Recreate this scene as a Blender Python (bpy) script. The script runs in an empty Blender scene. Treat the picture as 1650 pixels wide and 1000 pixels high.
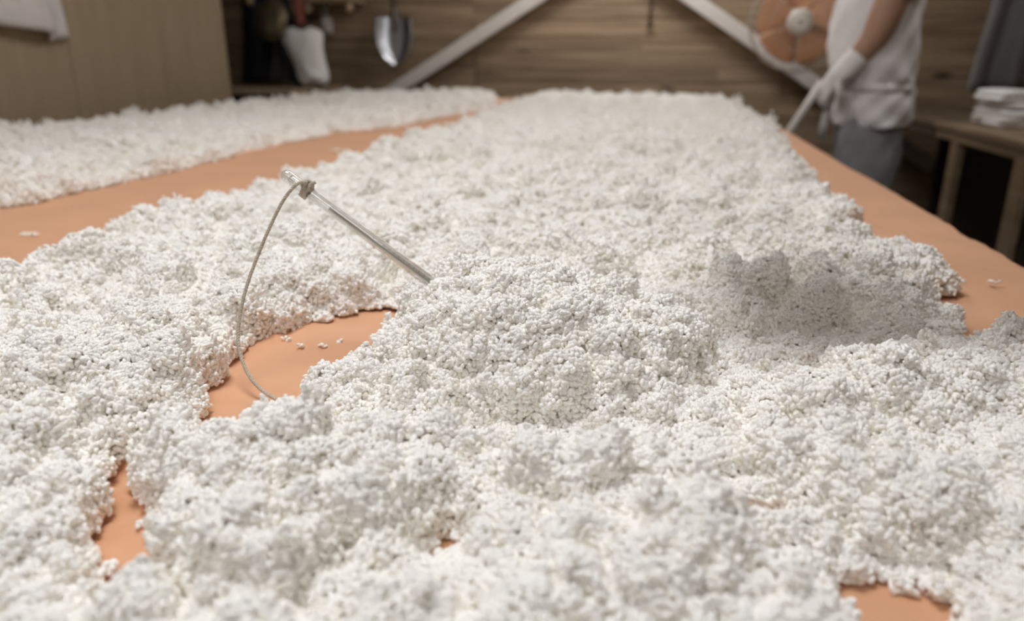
import bpy, bmesh, math, random
import numpy as np
from mathutils import Vector, Matrix

scene = bpy.context.scene
COL = scene.collection
random.seed(7)

# ------------------------------------------------------------------ camera
cam_d = bpy.data.cameras.new('camera')
cam = bpy.data.objects.new('camera', cam_d); COL.objects.link(cam)
cam.location = (0, 0, 1.06)
cam.rotation_euler = (math.radians(90 - 18.864), 0, math.radians(10.28))
cam_d.sensor_width = 36.0
cam_d.lens = 26.18
cam_d.clip_start = 0.02
cam_d.dof.use_dof = True
cam_d.dof.focus_distance = 0.60
cam_d.dof.aperture_fstop = 3.9
scene.camera = cam

# ------------------------------------------------------------------ light and exposure
world = bpy.data.worlds.new('world'); scene.world = world
world.use_nodes = True
wb = world.node_tree.nodes['Background']
wb.inputs[0].default_value = (1.0, 0.96, 0.91, 1); wb.inputs[1].default_value = 0.18

def area(name, loc, size, power, color, target=None):
    d = bpy.data.lights.new(name, 'AREA'); d.shape = 'RECTANGLE'
    d.size, d.size_y = size; d.energy = power; d.color = color
    o = bpy.data.objects.new(name, d); COL.objects.link(o); o.location = loc
    if target:
        o.rotation_euler = (Vector(target) - Vector(loc)).to_track_quat('-Z', 'Y').to_euler()
    return o
area('ceiling_lamp_near', (-0.45, 0.70, 2.52), (0.62, 0.55), 22, (0.99, 0.98, 0.97))
area('fill_light_front', (-0.3, -0.8, 2.52), (1.2, 0.5), 10, (0.99, 0.98, 0.97))  # unseen fill added to lift the camera-facing sides of the rice
area('fill_light_right', (1.35, 3.3, 2.52), (0.3, 0.3), 7, (1.0, 0.975, 0.95))  # unseen fill added to brighten the folded cloths on the side bench
area('ceiling_lamp_far', (-0.5, 2.4, 2.52), (0.8, 0.8), 12.5, (0.99, 0.98, 0.97))
area('ceiling_lamp_back', (-0.15, 4.8, 2.52), (1.0, 0.4), 22, (1.0, 0.975, 0.95))

scene.view_settings.view_transform = 'Standard'
scene.view_settings.look = 'None'
scene.view_settings.gamma = 1.0
scene.view_settings.use_curve_mapping = False
scene.view_settings.exposure = 0.0
scene.cycles.max_bounces = 24
scene.cycles.diffuse_bounces = 16
scene.cycles.transmission_bounces = 16
scene.cycles.glossy_bounces = 4

# ------------------------------------------------------------------ materials
def new_mat(name):
    m = bpy.data.materials.new(name); m.use_nodes = True
    nt = m.node_tree; p = nt.nodes['Principled BSDF']
    return m, nt, p

def mat(name, col, rough=0.6, metal=0.0, noise=0.0, scale=20.0, bump=0.0, bscale=None, stretch=(1, 1, 1), spec=0.4, sheen=0.0):
    m, nt, p = new_mat(name)
    p.inputs['Base Color'].default_value = (*col, 1)
    p.inputs['Roughness'].default_value = rough
    p.inputs['Metallic'].default_value = metal
    p.inputs['Specular IOR Level'].default_value = spec
    if sheen: p.inputs['Sheen Weight'].default_value = sheen
    if noise or bump:
        g = nt.nodes.new('ShaderNodeNewGeometry')
        mp = nt.nodes.new('ShaderNodeMapping'); mp.inputs['Scale'].default_value = stretch
        nt.links.new(g.outputs['Position'], mp.inputs[0])
    if noise:
        n = nt.nodes.new('ShaderNodeTexNoise'); n.inputs['Scale'].default_value = scale; n.inputs['Detail'].default_value = 5
        nt.links.new(mp.outputs[0], n.inputs['Vector'])
        r = nt.nodes.new('ShaderNodeValToRGB')
        r.color_ramp.elements[0].position = 0.3; r.color_ramp.elements[1].position = 0.7
        r.color_ramp.elements[0].color = (*[c * (1 - noise) for c in col], 1)
        r.color_ramp.elements[1].color = (*[min(1, c * (1 + noise)) for c in col], 1)
        nt.links.new(n.outputs[0], r.inputs[0]); nt.links.new(r.outputs[0], p.inputs['Base Color'])
    if bump:
        n2 = nt.nodes.new('ShaderNodeTexNoise'); n2.inputs['Scale'].default_value = bscale or scale; n2.inputs['Detail'].default_value = 4
        nt.links.new(mp.outputs[0], n2.inputs['Vector'])
        b = nt.nodes.new('ShaderNodeBump'); b.inputs['Strength'].default_value = bump; b.inputs['Distance'].default_value = 0.01
        nt.links.new(n2.outputs[0], b.inputs['Height']); nt.links.new(b.outputs[0], p.inputs['Normal'])
    return m

def wood_mat(name, dark, light, axis=0, rough=0.65, knots=True, vary=0.25):
    m, nt, p = new_mat(name); N, L = nt.nodes.new, nt.links.new
    g = N('ShaderNodeNewGeometry'); oi = N('ShaderNodeObjectInfo')
    ad = N('ShaderNodeVectorMath'); ad.operation = 'ADD'
    cb = N('ShaderNodeCombineXYZ'); mu = N('ShaderNodeMath'); mu.operation = 'MULTIPLY'; mu.inputs[1].default_value = 17.0
    L(oi.outputs['Random'], mu.inputs[0])
    for i in range(3): L(mu.outputs[0], cb.inputs[i])
    L(g.outputs['Position'], ad.inputs[0]); L(cb.outputs[0], ad.inputs[1])
    mp = N('ShaderNodeMapping'); s = [14, 14, 14]; s[axis] = 1.0
    mp.inputs['Scale'].default_value = s
    L(ad.outputs[0], mp.inputs[0])
    n = N('ShaderNodeTexNoise'); n.inputs['Scale'].default_value = 1.6; n.inputs['Detail'].default_value = 6; n.inputs['Distortion'].default_value = 0.6
    L(mp.outputs[0], n.inputs['Vector'])
    r = N('ShaderNodeValToRGB'); r.color_ramp.elements[0].position = 0.32; r.color_ramp.elements[1].position = 0.68
    r.color_ramp.elements[0].color = (*dark, 1); r.color_ramp.elements[1].color = (*light, 1)
    L(n.outputs[0], r.inputs[0])
    hv = N('ShaderNodeHueSaturation')
    mr = N('ShaderNodeMapRange'); mr.inputs[3].default_value = 1 - vary; mr.inputs[4].default_value = 1 + vary
    L(oi.outputs['Random'], mr.inputs[0]); L(mr.outputs[0], hv.inputs['Value']); L(r.outputs[0], hv.inputs['Color'])
    last = hv.outputs[0]
    if knots:
        mp2 = N('ShaderNodeMapping'); s2 = [9, 9, 9]; s2[axis] = 4.0
        mp2.inputs['Scale'].default_value = s2; L(ad.outputs[0], mp2.inputs[0])
        v = N('ShaderNodeTexVoronoi'); v.inputs['Scale'].default_value = 0.55; L(mp2.outputs[0], v.inputs['Vector'])
        kr = N('ShaderNodeValToRGB'); kr.color_ramp.elements[0].position = 0.07; kr.color_ramp.elements[1].position = 0.2
        L(v.outputs['Distance'], kr.inputs[0])
        mx = N('ShaderNodeMix'); mx.data_type = 'RGBA'
        L(kr.outputs[0], mx.inputs[0]); mx.inputs[6].default_value = (*[c * 0.35 for c in dark], 1); L(last, mx.inputs[7])
        last = mx.outputs[2]
    L(last, p.inputs['Base Color']); p.inputs['Roughness'].default_value = rough
    b = N('ShaderNodeBump'); b.inputs['Strength'].default_value = 0.25; b.inputs['Distance'].default_value = 0.004
    L(n.outputs[0], b.inputs['Height']); L(b.outputs[0], p.inputs['Normal'])
    return m

def rice_mat(name, sss):
    m, nt, p = new_mat(name); N, L = nt.nodes.new, nt.links.new
    nt.nodes.remove(p); out = nt.nodes['Material Output']
    oi = N('ShaderNodeObjectInfo')
    r = N('ShaderNodeValToRGB')
    r.color_ramp.elements[0].color = (0.962, 0.941, 0.892, 1); r.color_ramp.elements[1].color = (0.975, 0.959, 0.925, 1)
    L(oi.outputs['Random'], r.inputs[0])
    d = N('ShaderNodeSubsurfaceScattering') if sss else N('ShaderNodeBsdfDiffuse'); g = N('ShaderNodeBsdfGlossy')
    if sss: d.inputs['Scale'].default_value = sss; d.inputs['Radius'].default_value = (1, 1, .98)
    L(r.outputs[0], d.inputs[0]); g.inputs['Roughness'].default_value = 0.28; g.inputs[0].default_value = (1, 1, 1, 1)
    fr = N('ShaderNodeFresnel'); fr.inputs[0].default_value = 1.38
    m2 = N('ShaderNodeMixShader'); L(fr.outputs[0], m2.inputs[0]); L(d.outputs[0], m2.inputs[1]); L(g.outputs[0], m2.inputs[2])
    L(m2.outputs[0], out.inputs[0])
    return m

M = {}
M['rice'] = rice_mat('steamed_rice', 0.0)
M['grain'] = rice_mat('rice_grain', 0.0009)
M['cloth'] = mat('orange_cloth', (0.66, 0.368, 0.22), 0.75, noise=0.05, scale=9, bump=0.12, bscale=900, spec=0.2, sheen=0.1)
M['plank'] = wood_mat('back_wall_wood', (0.225, 0.157, 0.095), (0.40, 0.295, 0.195), 0, vary=0.16)
M['panel'] = wood_mat('side_wall_panel', (0.28, 0.212, 0.135), (0.33, 0.255, 0.17), 2, knots=False, vary=0.08)
M['bench'] = wood_mat('bench_wood', (0.21, 0.145, 0.085), (0.31, 0.225, 0.14), 1, knots=False, vary=0.12)
M['shelf'] = wood_mat('shelf_wood', (0.22, 0.16, 0.085), (0.36, 0.27, 0.16), 0, knots=False)
M['white_paint'] = mat('white_painted_wood', (0.74, 0.70, 0.67), 0.5, noise=0.06, scale=6)
M['floor'] = mat('dark_floor', (0.035, 0.03, 0.027), 0.7, noise=0.3, scale=4, bump=0.2, bscale=30)
M['ceiling'] = mat('ceiling_board', (0.42, 0.38, 0.33), 0.8, noise=0.06, scale=3)
M['steel'] = mat('brushed_steel', (0.55, 0.56, 0.60), 0.3, 1.0, noise=0.1, scale=15)
M['dark_steel'] = mat('grey_shaft', (0.16, 0.135, 0.12), 0.5, 0.3, noise=0.1, scale=20)
M['black_cloth'] = mat('black_cloth', (0.018, 0.018, 0.022), 0.85, noise=0.35, scale=7, bump=0.3, bscale=60)
M['charcoal'] = mat('charcoal_cloth', (0.05, 0.047, 0.05), 0.85, noise=0.3, scale=9, bump=0.3, bscale=60)
M['white_cloth'] = mat('white_cotton', (0.86, 0.85, 0.85), 0.9, noise=0.04, scale=20, bump=0.2, bscale=120, sheen=0.15)
M['grey_white'] = mat('grey_white_canvas', (0.62, 0.59, 0.58), 0.85, noise=0.10, scale=14, bump=0.25, bscale=80)
M['shirt'] = mat('white_shirt', (0.80, 0.78, 0.80), 0.9, noise=0.05, scale=10, bump=0.35, bscale=24)
M['trousers'] = mat('grey_trousers', (0.29, 0.29, 0.305), 0.9, noise=0.08, scale=12, bump=0.35, bscale=24)
M['skin'] = mat('skin', (0.44, 0.26, 0.18), 0.55, noise=0.06, scale=18)
M['hair'] = mat('dark_hair', (0.02, 0.016, 0.014), 0.5, noise=0.2, scale=60)
M['red_cloth'] = mat('red_cloth', (0.25, 0.075, 0.06), 0.8, noise=0.1, scale=20)
M['olive'] = mat('olive_bronze', (0.15, 0.12, 0.075), 0.35, 0.6, noise=0.12, scale=12)
M['brass'] = mat('pale_wood_knob', (0.42, 0.31, 0.2), 0.5, noise=0.08, scale=20)
M['fan_orange'] = mat('orange_fan_blade', (0.66, 0.34, 0.19), 0.4, noise=0.04, scale=8)
M['fan_white'] = mat('white_plastic', (0.86, 0.84, 0.79), 0.4, noise=0.03, scale=8)
M['fan_wire'] = mat('fan_wire', (0.5, 0.44, 0.38), 0.35, 0.2, noise=0.04, scale=8)
M['grey_sheet'] = mat('grey_sheet', (0.15, 0.142, 0.142), 0.7, noise=0.12, scale=5, bump=0.2, bscale=16, stretch=(4, 4, 1))
M['cord'] = mat('beige_cord', (0.60, 0.55, 0.46), 0.85, noise=0.25, scale=700, bump=0.4, bscale=1500)
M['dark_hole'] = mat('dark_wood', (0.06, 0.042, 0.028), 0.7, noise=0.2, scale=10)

def glass_mat():
    """thin clear glass: see-through with reflections that grow towards the rim"""
    m, nt, p = new_mat('clear_glass'); N, L = nt.nodes.new, nt.links.new
    nt.nodes.remove(p)
    t = N('ShaderNodeBsdfTransparent'); t.inputs[0].default_value = (0.97, 0.97, 0.965, 1)
    g = N('ShaderNodeBsdfGlossy'); g.inputs['Roughness'].default_value = 0.03
    w = N('ShaderNodeLayerWeight'); w.inputs[0].default_value = 0.5
    pw = N('ShaderNodeMath'); pw.operation = 'POWER'; L(w.outputs['Facing'], pw.inputs[0]); pw.inputs[1].default_value = 2.6
    ma = N('ShaderNodeMath'); ma.operation = 'MULTIPLY_ADD'; L(pw.outputs[0], ma.inputs[0]); ma.inputs[1].default_value = 0.88; ma.inputs[2].default_value = 0.10
    x = N('ShaderNodeMixShader'); L(ma.outputs[0], x.inputs[0]); L(t.outputs[0], x.inputs[1]); L(g.outputs[0], x.inputs[2])
    L(x.outputs[0], nt.nodes['Material Output'].inputs[0])
    return m
M['glass'] = glass_mat()

def scale_mat():
    m, nt, p = new_mat('printed_scale'); N, L = nt.nodes.new, nt.links.new
    tc = N('ShaderNodeTexCoord'); sp = N('ShaderNodeSeparateXYZ'); L(tc.outputs['Object'], sp.inputs[0])
    def mth(op, a, b=None):
        n = N('ShaderNodeMath'); n.operation = op
        for i, v in enumerate((a, b)):
            if v is None: continue
            if isinstance(v, (int, float)): n.inputs[i].default_value = v
            else: L(v, n.inputs[i])
        return n.outputs[0]
    z, x = sp.outputs[2], sp.outputs[0]
    fine = mth('LESS_THAN', mth('FRACT', mth('MULTIPLY', z, 900.0)), 0.42)
    coarse = mth('LESS_THAN', mth('FRACT', mth('MULTIPLY', z, 180.0)), 0.16)
    a1 = mth('MULTIPLY', mth('GREATER_THAN', x, 0.0002), mth('LESS_THAN', x, 0.0014))
    a2 = mth('MULTIPLY', mth('GREATER_THAN', x, -0.0022), mth('LESS_THAN', x, -0.0004))
    k = mth('MAXIMUM', mth('MULTIPLY', fine, mth('MAXIMUM', a1, mth('MULTIPLY', a2, 0.8))), mth('MULTIPLY', coarse, a2))
    mx = N('ShaderNodeMix'); mx.data_type = 'RGBA'; L(k, mx.inputs[0])
    mx.inputs[6].default_value = (0.86, 0.85, 0.81, 1); mx.inputs[7].default_value = (0.30, 0.285, 0.27, 1)
    L(mx.outputs[2], p.inputs['Base Color']); p.inputs['Roughness'].default_value = 0.5
    return m
M['scale'] = scale_mat()

# ------------------------------------------------------------------ mesh helpers
def link_mesh(name, me, material=None, parent=None, loc=(0, 0, 0), smooth=True):
    o = bpy.data.objects.new(name, me); COL.objects.link(o)
    if material is not None and not me.materials: me.materials.append(material)
    if smooth and len(me.polygons):
        me.polygons.foreach_set('use_smooth', [True] * len(me.polygons)); me.update()
    if parent is not None: o.parent = parent
    else: o.location = loc
    return o

def from_bm(name, bm, material, parent=None, smooth=True):
    bmesh.ops.recalc_face_normals(bm, faces=bm.faces)
    me = bpy.data.meshes.new(name); bm.to_mesh(me); bm.free()
    return link_mesh(name, me, material, parent, smooth=smooth)

def thing(name, loc, label, cat, group=None):
    o = bpy.data.objects.new(name, None); COL.objects.link(o); o.location = loc
    o.empty_display_size = 0.05
    return tag(o, label, cat, group)

def tag(o, label, cat, group=None, kind=None):
    o['label'] = label; o['category'] = cat
    if group: o['group'] = group
    if kind: o['kind'] = kind
    return o

def structure(o):
    o['kind'] = 'structure'; return o

def add_box(bm, lo, hi, mtx=None):
    vs = [bm.verts.new(((lo[0], hi[0])[i], (lo[1], hi[1])[j], (lo[2], hi[2])[k])) for i in (0, 1) for j in (0, 1) for k in (0, 1)]
    for f in ((0, 1, 3, 2), (4, 6, 7, 5), (0, 4, 5, 1), (2, 3, 7, 6), (0, 2, 6, 4), (1, 5, 7, 3)):
        bm.faces.new([vs[i] for i in f])
    if mtx is not None:
        for v in vs: v.co = mtx @ v.co
    return vs

def box(name, lo, hi, material, parent=None, bevel=0.004, mtx=None):
    bm = bmesh.new(); add_box(bm, lo, hi)
    if bevel:
        bmesh.ops.bevel(bm, geom=list(bm.edges), offset=bevel, segments=2, affect='EDGES', profile=0.6)
    if mtx is not None:
        for v in bm.verts: v.co = mtx @ v.co
    return from_bm(name, bm, material, parent, smooth=False)

def sweep(bm, pts, radii, n=12, cap=True, flat=1.0, up=None):
    """tube along pts; radii scalar or list"""
    pts = [Vector(p) for p in pts]
    if isinstance(radii, (int, float)): radii = [radii] * len(pts)
    rings = []; ref = Vector(up) if up else None
    for i, p in enumerate(pts):
        t = (pts[min(i + 1, len(pts) - 1)] - pts[max(i - 1, 0)]).normalized()
        if ref is None:
            ref = Vector((0, 0, 1)) if abs(t.z) < 0.9 else Vector((1, 0, 0))
        a = (ref - t * ref.dot(t)).normalized(); b = t.cross(a); ref = a
        rings.append([bm.verts.new(p + (a * math.cos(2 * math.pi * k / n) + b * math.sin(2 * math.pi * k / n) * flat) * radii[i]) for k in range(n)])
    for r0, r1 in zip(rings, rings[1:]):
        for k in range(n):
            bm.faces.new((r0[k], r0[(k + 1) % n], r1[(k + 1) % n], r1[k]))
    if cap:
        bm.faces.new(rings[0][::-1]); bm.faces.new(rings[-1])
    return rings

def tube(name, pts, radii, material, parent=None, n=12, flat=1.0, up=None):
    bm = bmesh.new(); sweep(bm, pts, radii, n, True, flat, up); return from_bm(name, bm, material, parent)

def lathe(bm, prof, n=32, mtx=None):
    rings = []
    for r, z in prof:
        if r < 1e-6: rings.append([bm.verts.new((0, 0, z))])
        else: rings.append([bm.verts.new((r * math.cos(2 * math.pi * k / n), r * math.sin(2 * math.pi * k / n), z)) for k in range(n)])
    for a, b in zip(rings, rings[1:]):
        for k in range(n):
            q = [a[k % len(a)], a[(k + 1) % len(a)], b[(k + 1) % len(b)], b[k % len(b)]]
            q = list(dict.fromkeys(q))
            if len(q) > 2: bm.faces.new(q)
    if mtx is not None:
        for r in rings:
            for v in r: v.co = mtx @ v.co

def loft(bm, rings_spec, n=28, wob=0.0, seed=0):
    """rings: (cx, cy, cz, rx, ry); horizontal elliptical rings with fold wobble"""
    rnd = random.Random(seed); ph = [rnd.uniform(0, 6.28) for _ in range(6)]
    rings = []
    for i, (cx, cy, cz, rx, ry) in enumerate(rings_spec):
        ring = []
        for k in range(n):
            a = 2 * math.pi * k / n
            w = 1 + wob * (math.sin(5 * a + ph[0] + i * .7) + .7 * math.sin(9 * a + ph[1] - i * 1.1) + .5 * math.sin(3 * a + ph[2] + i * .4))
            ring.append(bm.verts.new((cx + rx * w * math.cos(a), cy + ry * w * math.sin(a), cz + wob * .25 * math.sin(2 * a + ph[3]))))
        rings.append(ring)
    for a, b in zip(rings, rings[1:]):
        for k in range(n): bm.faces.new((a[k], a[(k + 1) % n], b[(k + 1) % n], b[k]))
    return rings

def drape(name, cx, ztop, w, h, material, parent=None, y=0.0, thick=0.02, taper=(1, 1), folds=4, amp=0.012, seed=1, bottom=0.0, nu=28, nv=24, skew=0.0):
    """a hanging piece of cloth with folds in the XZ plane, closed front and back"""
    rnd = random.Random(seed); ph = rnd.uniform(0, 6)
    bm = bmesh.new(); sides = []
    for s in (-1, 1):
        g = []
        for j in range(nv + 1):
            v = j / nv; row = []
            ww = w * (taper[0] * (1 - v) + taper[1] * v)
            for i in range(nu + 1):
                u = i / nu - .5
                edge = max(0.0, 1 - (abs(u) * 2) ** 6)
                yy = y + amp * math.sin(u * 6.28 * folds + ph + v * .8) * (0.4 + v) + s * (thick * .5) * edge
                zz = ztop - h * v - bottom * v * math.sin((u + .5) * 3.1 * 1.7 + ph) + skew * u * v
                row.append(bm.verts.new((cx + u * ww + .006 * math.sin(v * 9 + ph), yy, zz)))
            g.append(row)
        sides.append(g)
        for j in range(nv):
            for i in range(nu):
                bm.faces.new((g[j][i], g[j][i + 1], g[j + 1][i + 1], g[j + 1][i]))
    a, b = sides
    for i in range(nu):
        bm.faces.new((a[0][i], a[0][i + 1], b[0][i + 1], b[0][i])); bm.faces.new((a[nv][i], a[nv][i + 1], b[nv][i + 1], b[nv][i]))
    for j in range(nv):
        bm.faces.new((a[j][0], a[j + 1][0], b[j + 1][0], b[j][0])); bm.faces.new((a[j][nu], a[j + 1][nu], b[j + 1][nu], b[j][nu]))
    return from_bm(name, bm, material, parent)

# ------------------------------------------------------------------ numpy noise
def vnoise(x, y, scale, seed):
    rs = np.random.RandomState(seed); T = rs.rand(256, 256)
    X, Y = x / scale + 50, y / scale + 50
    xi, yi = np.floor(X).astype(int), np.floor(Y).astype(int)
    fx, fy = X - xi, Y - yi
    fx = fx * fx * (3 - 2 * fx); fy = fy * fy * (3 - 2 * fy)
    xi %= 255; yi %= 255
    return (T[xi, yi] * (1 - fx) * (1 - fy) + T[xi + 1, yi] * fx * (1 - fy) + T[xi, yi + 1] * (1 - fx) * fy + T[xi + 1, yi + 1] * fx * fy) * 2 - 1

def poly_sd(x, y, poly):
    """signed distance, positive inside"""
    P = np.array(poly, float); Q = np.roll(P, -1, 0)
    shp = x.shape; x = x.ravel(); y = y.ravel()
    d = np.full(x.shape, 1e9); inside = np.zeros(x.shape, bool)
    for (ax, ay), (bx, by) in zip(P, Q):
        ex, ey = bx - ax, by - ay
        t = np.clip(((x - ax) * ex + (y - ay) * ey) / (ex * ex + ey * ey), 0, 1)
        d = np.minimum(d, (x - ax - t * ex) ** 2 + (y - ay - t * ey) ** 2)
        c = (ay > y) != (by > y)
        if ey != 0: inside ^= c & (x < ex * (y - ay) / ey + ax)
    return (np.sqrt(d) * np.where(inside, 1, -1)).reshape(shp)

# ------------------------------------------------------------------ THE ROOM
TZ = 0.80           # table top
YB = 5.6            # face of the back wall planks
fl = structure(box('floor', (-3.6, -2.6, -0.1), (2.6, 5.8, 0.0), M['floor'], bevel=0))
ce = structure(box('ceiling', (-3.6, -2.6, 2.6), (2.6, 5.8, 2.7), M['ceiling'], bevel=0))
wbk = structure(box('wall_back', (-3.6, YB + 0.02, 0.0), (2.6, 5.8, 2.6), M['dark_hole'], bevel=0))
# horizontal planks of the back wall, each its own piece
plank_cache = {}
PH = 0.108
rnd = random.Random(3)
for row in range(24):
    cuts = [-3.3, -1.29 + rnd.uniform(-.01, .01), (0.45, 1.1, -0.2, 0.8)[row % 4] + rnd.uniform(-.1, .1), 2.4]
    if row % 3 == 2: cuts[2:2] = []
    for x0, x1 in zip(cuts, cuts[1:]):
        L = round(x1 - x0, 1)
        if L not in plank_cache:
            bm = bmesh.new(); add_box(bm, (-.5, 0, 0.0), (.5, 0.022, PH))
            for v in bm.verts: v.co.x *= (x1 - x0 - .003)
            bmesh.ops.bevel(bm, geom=[e for e in bm.edges if abs(e.verts[0].co.x - e.verts[1].co.x) > .1], offset=0.006, segments=1, affect='EDGES')
            bmesh.ops.recalc_face_normals(bm, faces=bm.faces)
            me = bpy.data.meshes.new('plank'); bm.to_mesh(me); bm.free(); me.materials.append(M['plank']); plank_cache[L] = me
        o = bpy.data.objects.new('plank', plank_cache[L]); COL.objects.link(o); o.parent = wbk
        o.location = ((x0 + x1) / 2, YB + rnd.uniform(-.002, .003), row * PH + .004)
# side wall of tall boards, ending in an open alcove
wl = structure(box('wall_left', (-2.42, -2.5, 0.0), (-2.37, 4.03, 2.6), M['panel'], bevel=0))
for k in range(11):
    y1 = 4.04 - k * 0.6
    o = box('panel', (-2.37, y1 - 0.597, 0.02), (-2.35 + 0.001 * (k % 2), y1, 2.58), M['panel'], wl, bevel=0.002)
wa = structure(box('wall_alcove', (-3.6, 3.9, 0.0), (-3.3, 5.62, 2.6), M['dark_hole'], bevel=0))
structure(box('wall_right', (2.4, -2.5, 0.0), (2.5, 5.6, 2.6), M['panel'], bevel=0))
structure(box('wall_front', (-3.4, -2.6, 0.0), (2.5, -2.5, 2.6), M['panel'], bevel=0))

# white diagonal braces on the back wall
def brace(name, x0, z0, x1, z1):
    v = Vector((x1 - x0, 0, z1 - z0)); L = v.length; ang = math.atan2(v.z, v.x)
    mtx = Matrix.Translation((x0, YB - .075, z0)) @ Matrix.Rotation(-ang, 4, 'Y')
    return structure(box(name, (0, -.03, -.047), (L, .03, .047), M['white_paint'], bevel=0.012, mtx=mtx))
brace('trim_1', -2.75, 0.31, -0.33, 1.735)
brace('trim_2', -0.24, 1.715, 1.9, 0.352)

# thin dark hanging strip with a ball end at the top of the plank wall
t = thing('hanging_rope', (-.046, YB - .03, 1.27), 'thin dark rope with a knob end hanging on the plank wall between the white braces', 'rope')
tube('rope', [(0, 0, 0), (0, 0.004, .1), (0.004, 0.005, .5)], 0.008, M['dark_hole'], t, 8)
bm = bmesh.new(); lathe(bm, [(0, -.025), (.014, -.02), (.02, -.004), (.014, .012), (.006, .02)], 14); from_bm('knob', bm, M['dark_hole'], t)

# ------------------------------------------------------------------ TABLE AND CLOTH
X0, X1, Y0, Y1 = -2.09, 0.487, -0.75, 5.0
t = thing('long_table', ((X0 + X1) / 2, 2.2, 0), 'long low wooden working table beneath the orange cloth', 'table')
def tb(name, lo, hi): 
    o = box(name, lo, hi, M['bench'], t); o.matrix_parent_inverse = Matrix.Translation((-t.location[0], -t.location[1], 0)); return o
tb('tabletop', (X0 + .01, Y0 + .01, TZ - .045), (X1 - .01, Y1 - .01, TZ - .006))
for a in (X0 + .1, -.8, X1 - .16):
    for b in (Y0 + .1, 1.3, 3.1, Y1 - .16):
        tb('leg', (a, b, 0), (a + .07, b + .07, TZ - .045))
tb('apron', (X0 + .05, Y0 + .05, TZ - .13), (X0 + .08, Y1 - .05, TZ - .045)); tb('apron', (X1 - .08, Y0 + .05, TZ - .13), (X1 - .05, Y1 - .05, TZ - .045))

def cloth_z(x, y):
    z = 0.0016 * vnoise(x + .4 * y, y * .35, .09, 21) + 0.0018 * vnoise(x, y, .3, 22)
    # pulled folds beside the heaps near the front
    w = np.exp(-(((x + .29) / .10) ** 2 + ((y - .33) / .16) ** 2))
    z += w * 0.0075 * vnoise(x * .5 + .9 * y, y - .4 * x, .022, 23)
    w2 = np.exp(-(((x + .27) / .12) ** 2 + ((y - .58) / .14) ** 2)) + np.exp(-(((x - .42) / .10) ** 2 + ((y - 1.2) / .4) ** 2)) * 1.1
    z += w2 * 0.0048 * vnoise(x * .35 + y, y * .8, .05, 24)
    return np.maximum(z, -.003)
xs = np.concatenate([[X0 - .012] * 1, np.linspace(X0, X1, 270), [X1 + .010]])
ys = np.concatenate([np.linspace(Y0, 0.1, 30)[:-1], np.linspace(.1, 1.3, 200)[:-1], np.linspace(1.3, Y1, 160)])
gx, gy = np.meshgrid(xs, ys, indexing='ij')
gz = TZ + cloth_z(gx, gy) - .0015
gz[0, :] -= .004; gz[-1, :] -= .004
# hanging rims on both long sides and the far end
drop = [0.0, .03, .07, .11]
V = [np.stack([gx, gy, gz], -1)]
nx, ny = gx.shape
verts = np.stack([gx, gy, gz], -1).reshape(-1, 3).tolist()
idx = lambda i, j: i * ny + j
faces = [(idx(i, j), idx(i + 1, j), idx(i + 1, j + 1), idx(i, j + 1)) for i in range(nx - 1) for j in range(ny - 1)]
def rim(line, out):
    prev = line
    for k, d in enumerate((.03, .07, .105)):
        cur = []
        for q, v in enumerate(line):
            x, y, z = verts[v]; wv = .004 * math.sin(q * .35) * (k + 1)
            cur.append(len(verts)); verts.append([x + out[0] * (.006 + wv), y + out[1] * (.006 + wv), z - d])
        for q in range(len(line) - 1):
            faces.append((prev[q], prev[q + 1], cur[q + 1], cur[q]))
        prev = cur
rim([idx(0, j) for j in range(ny)], (-1, 0)); rim([idx(nx - 1, j) for j in range(ny)], (1, 0)); rim([idx(i, ny - 1) for i in range(nx)], (0, 1))
me = bpy.data.meshes.new('tablecloth'); me.from_pydata(verts, [], faces); me.update()
tag(link_mesh('tablecloth', me, M['cloth']), 'orange cloth spread flat over the long table under the rice', 'cloth')

# ------------------------------------------------------------------ RICE
def grain_nodes():
    ng = bpy.data.node_groups.new('rice_grains', 'GeometryNodeTree')
    ng.interface.new_socket('Geometry', in_out='INPUT', socket_type='NodeSocketGeometry')
    ng.interface.new_socket('Geometry', in_out='OUTPUT', socket_type='NodeSocketGeometry')
    N, L = ng.nodes.new, ng.links.new
    gi, go = N('NodeGroupInput'), N('NodeGroupOutput')
    ico = N('GeometryNodeMeshIcoSphere'); ico.inputs['Radius'].default_value = 0.0029; ico.inputs['Subdivisions'].default_value = 2
    tr = N('GeometryNodeTransform'); tr.inputs['Scale'].default_value = (1.0, 0.61, 0.56)
    ss = N('GeometryNodeSetShadeSmooth'); sm = N('GeometryNodeSetMaterial'); sm.inputs['Material'].default_value = M['grain']
    L(ico.outputs[0], tr.inputs[0]); L(tr.outputs[0], ss.inputs[0]); L(ss.outputs[0], sm.inputs[0])
    def attr(n, dt):
        a = N('GeometryNodeInputNamedAttribute'); a.data_type = dt; a.inputs[0].default_value = n; return a.outputs[0]
    iop = N('GeometryNodeInstanceOnPoints')
    L(gi.outputs[0], iop.inputs['Points']); L(attr('is_grain', 'BOOLEAN'), iop.inputs['Selection'])
    L(sm.outputs[0], iop.inputs['Instance'])
    er = N('FunctionNodeEulerToRotation'); L(attr('rot', 'FLOAT_VECTOR'), er.inputs[0]); L(er.outputs[0], iop.inputs['Rotation'])
    L(attr('scl', 'FLOAT'), iop.inputs['Scale'])
    jn = N('GeometryNodeJoinGeometry')
    L(iop.outputs[0], jn.inputs[0]); L(gi.outputs[0], jn.inputs[0]); L(jn.outputs[0], go.inputs[0])
    return ng
GRAINS = grain_nodes()

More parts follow.
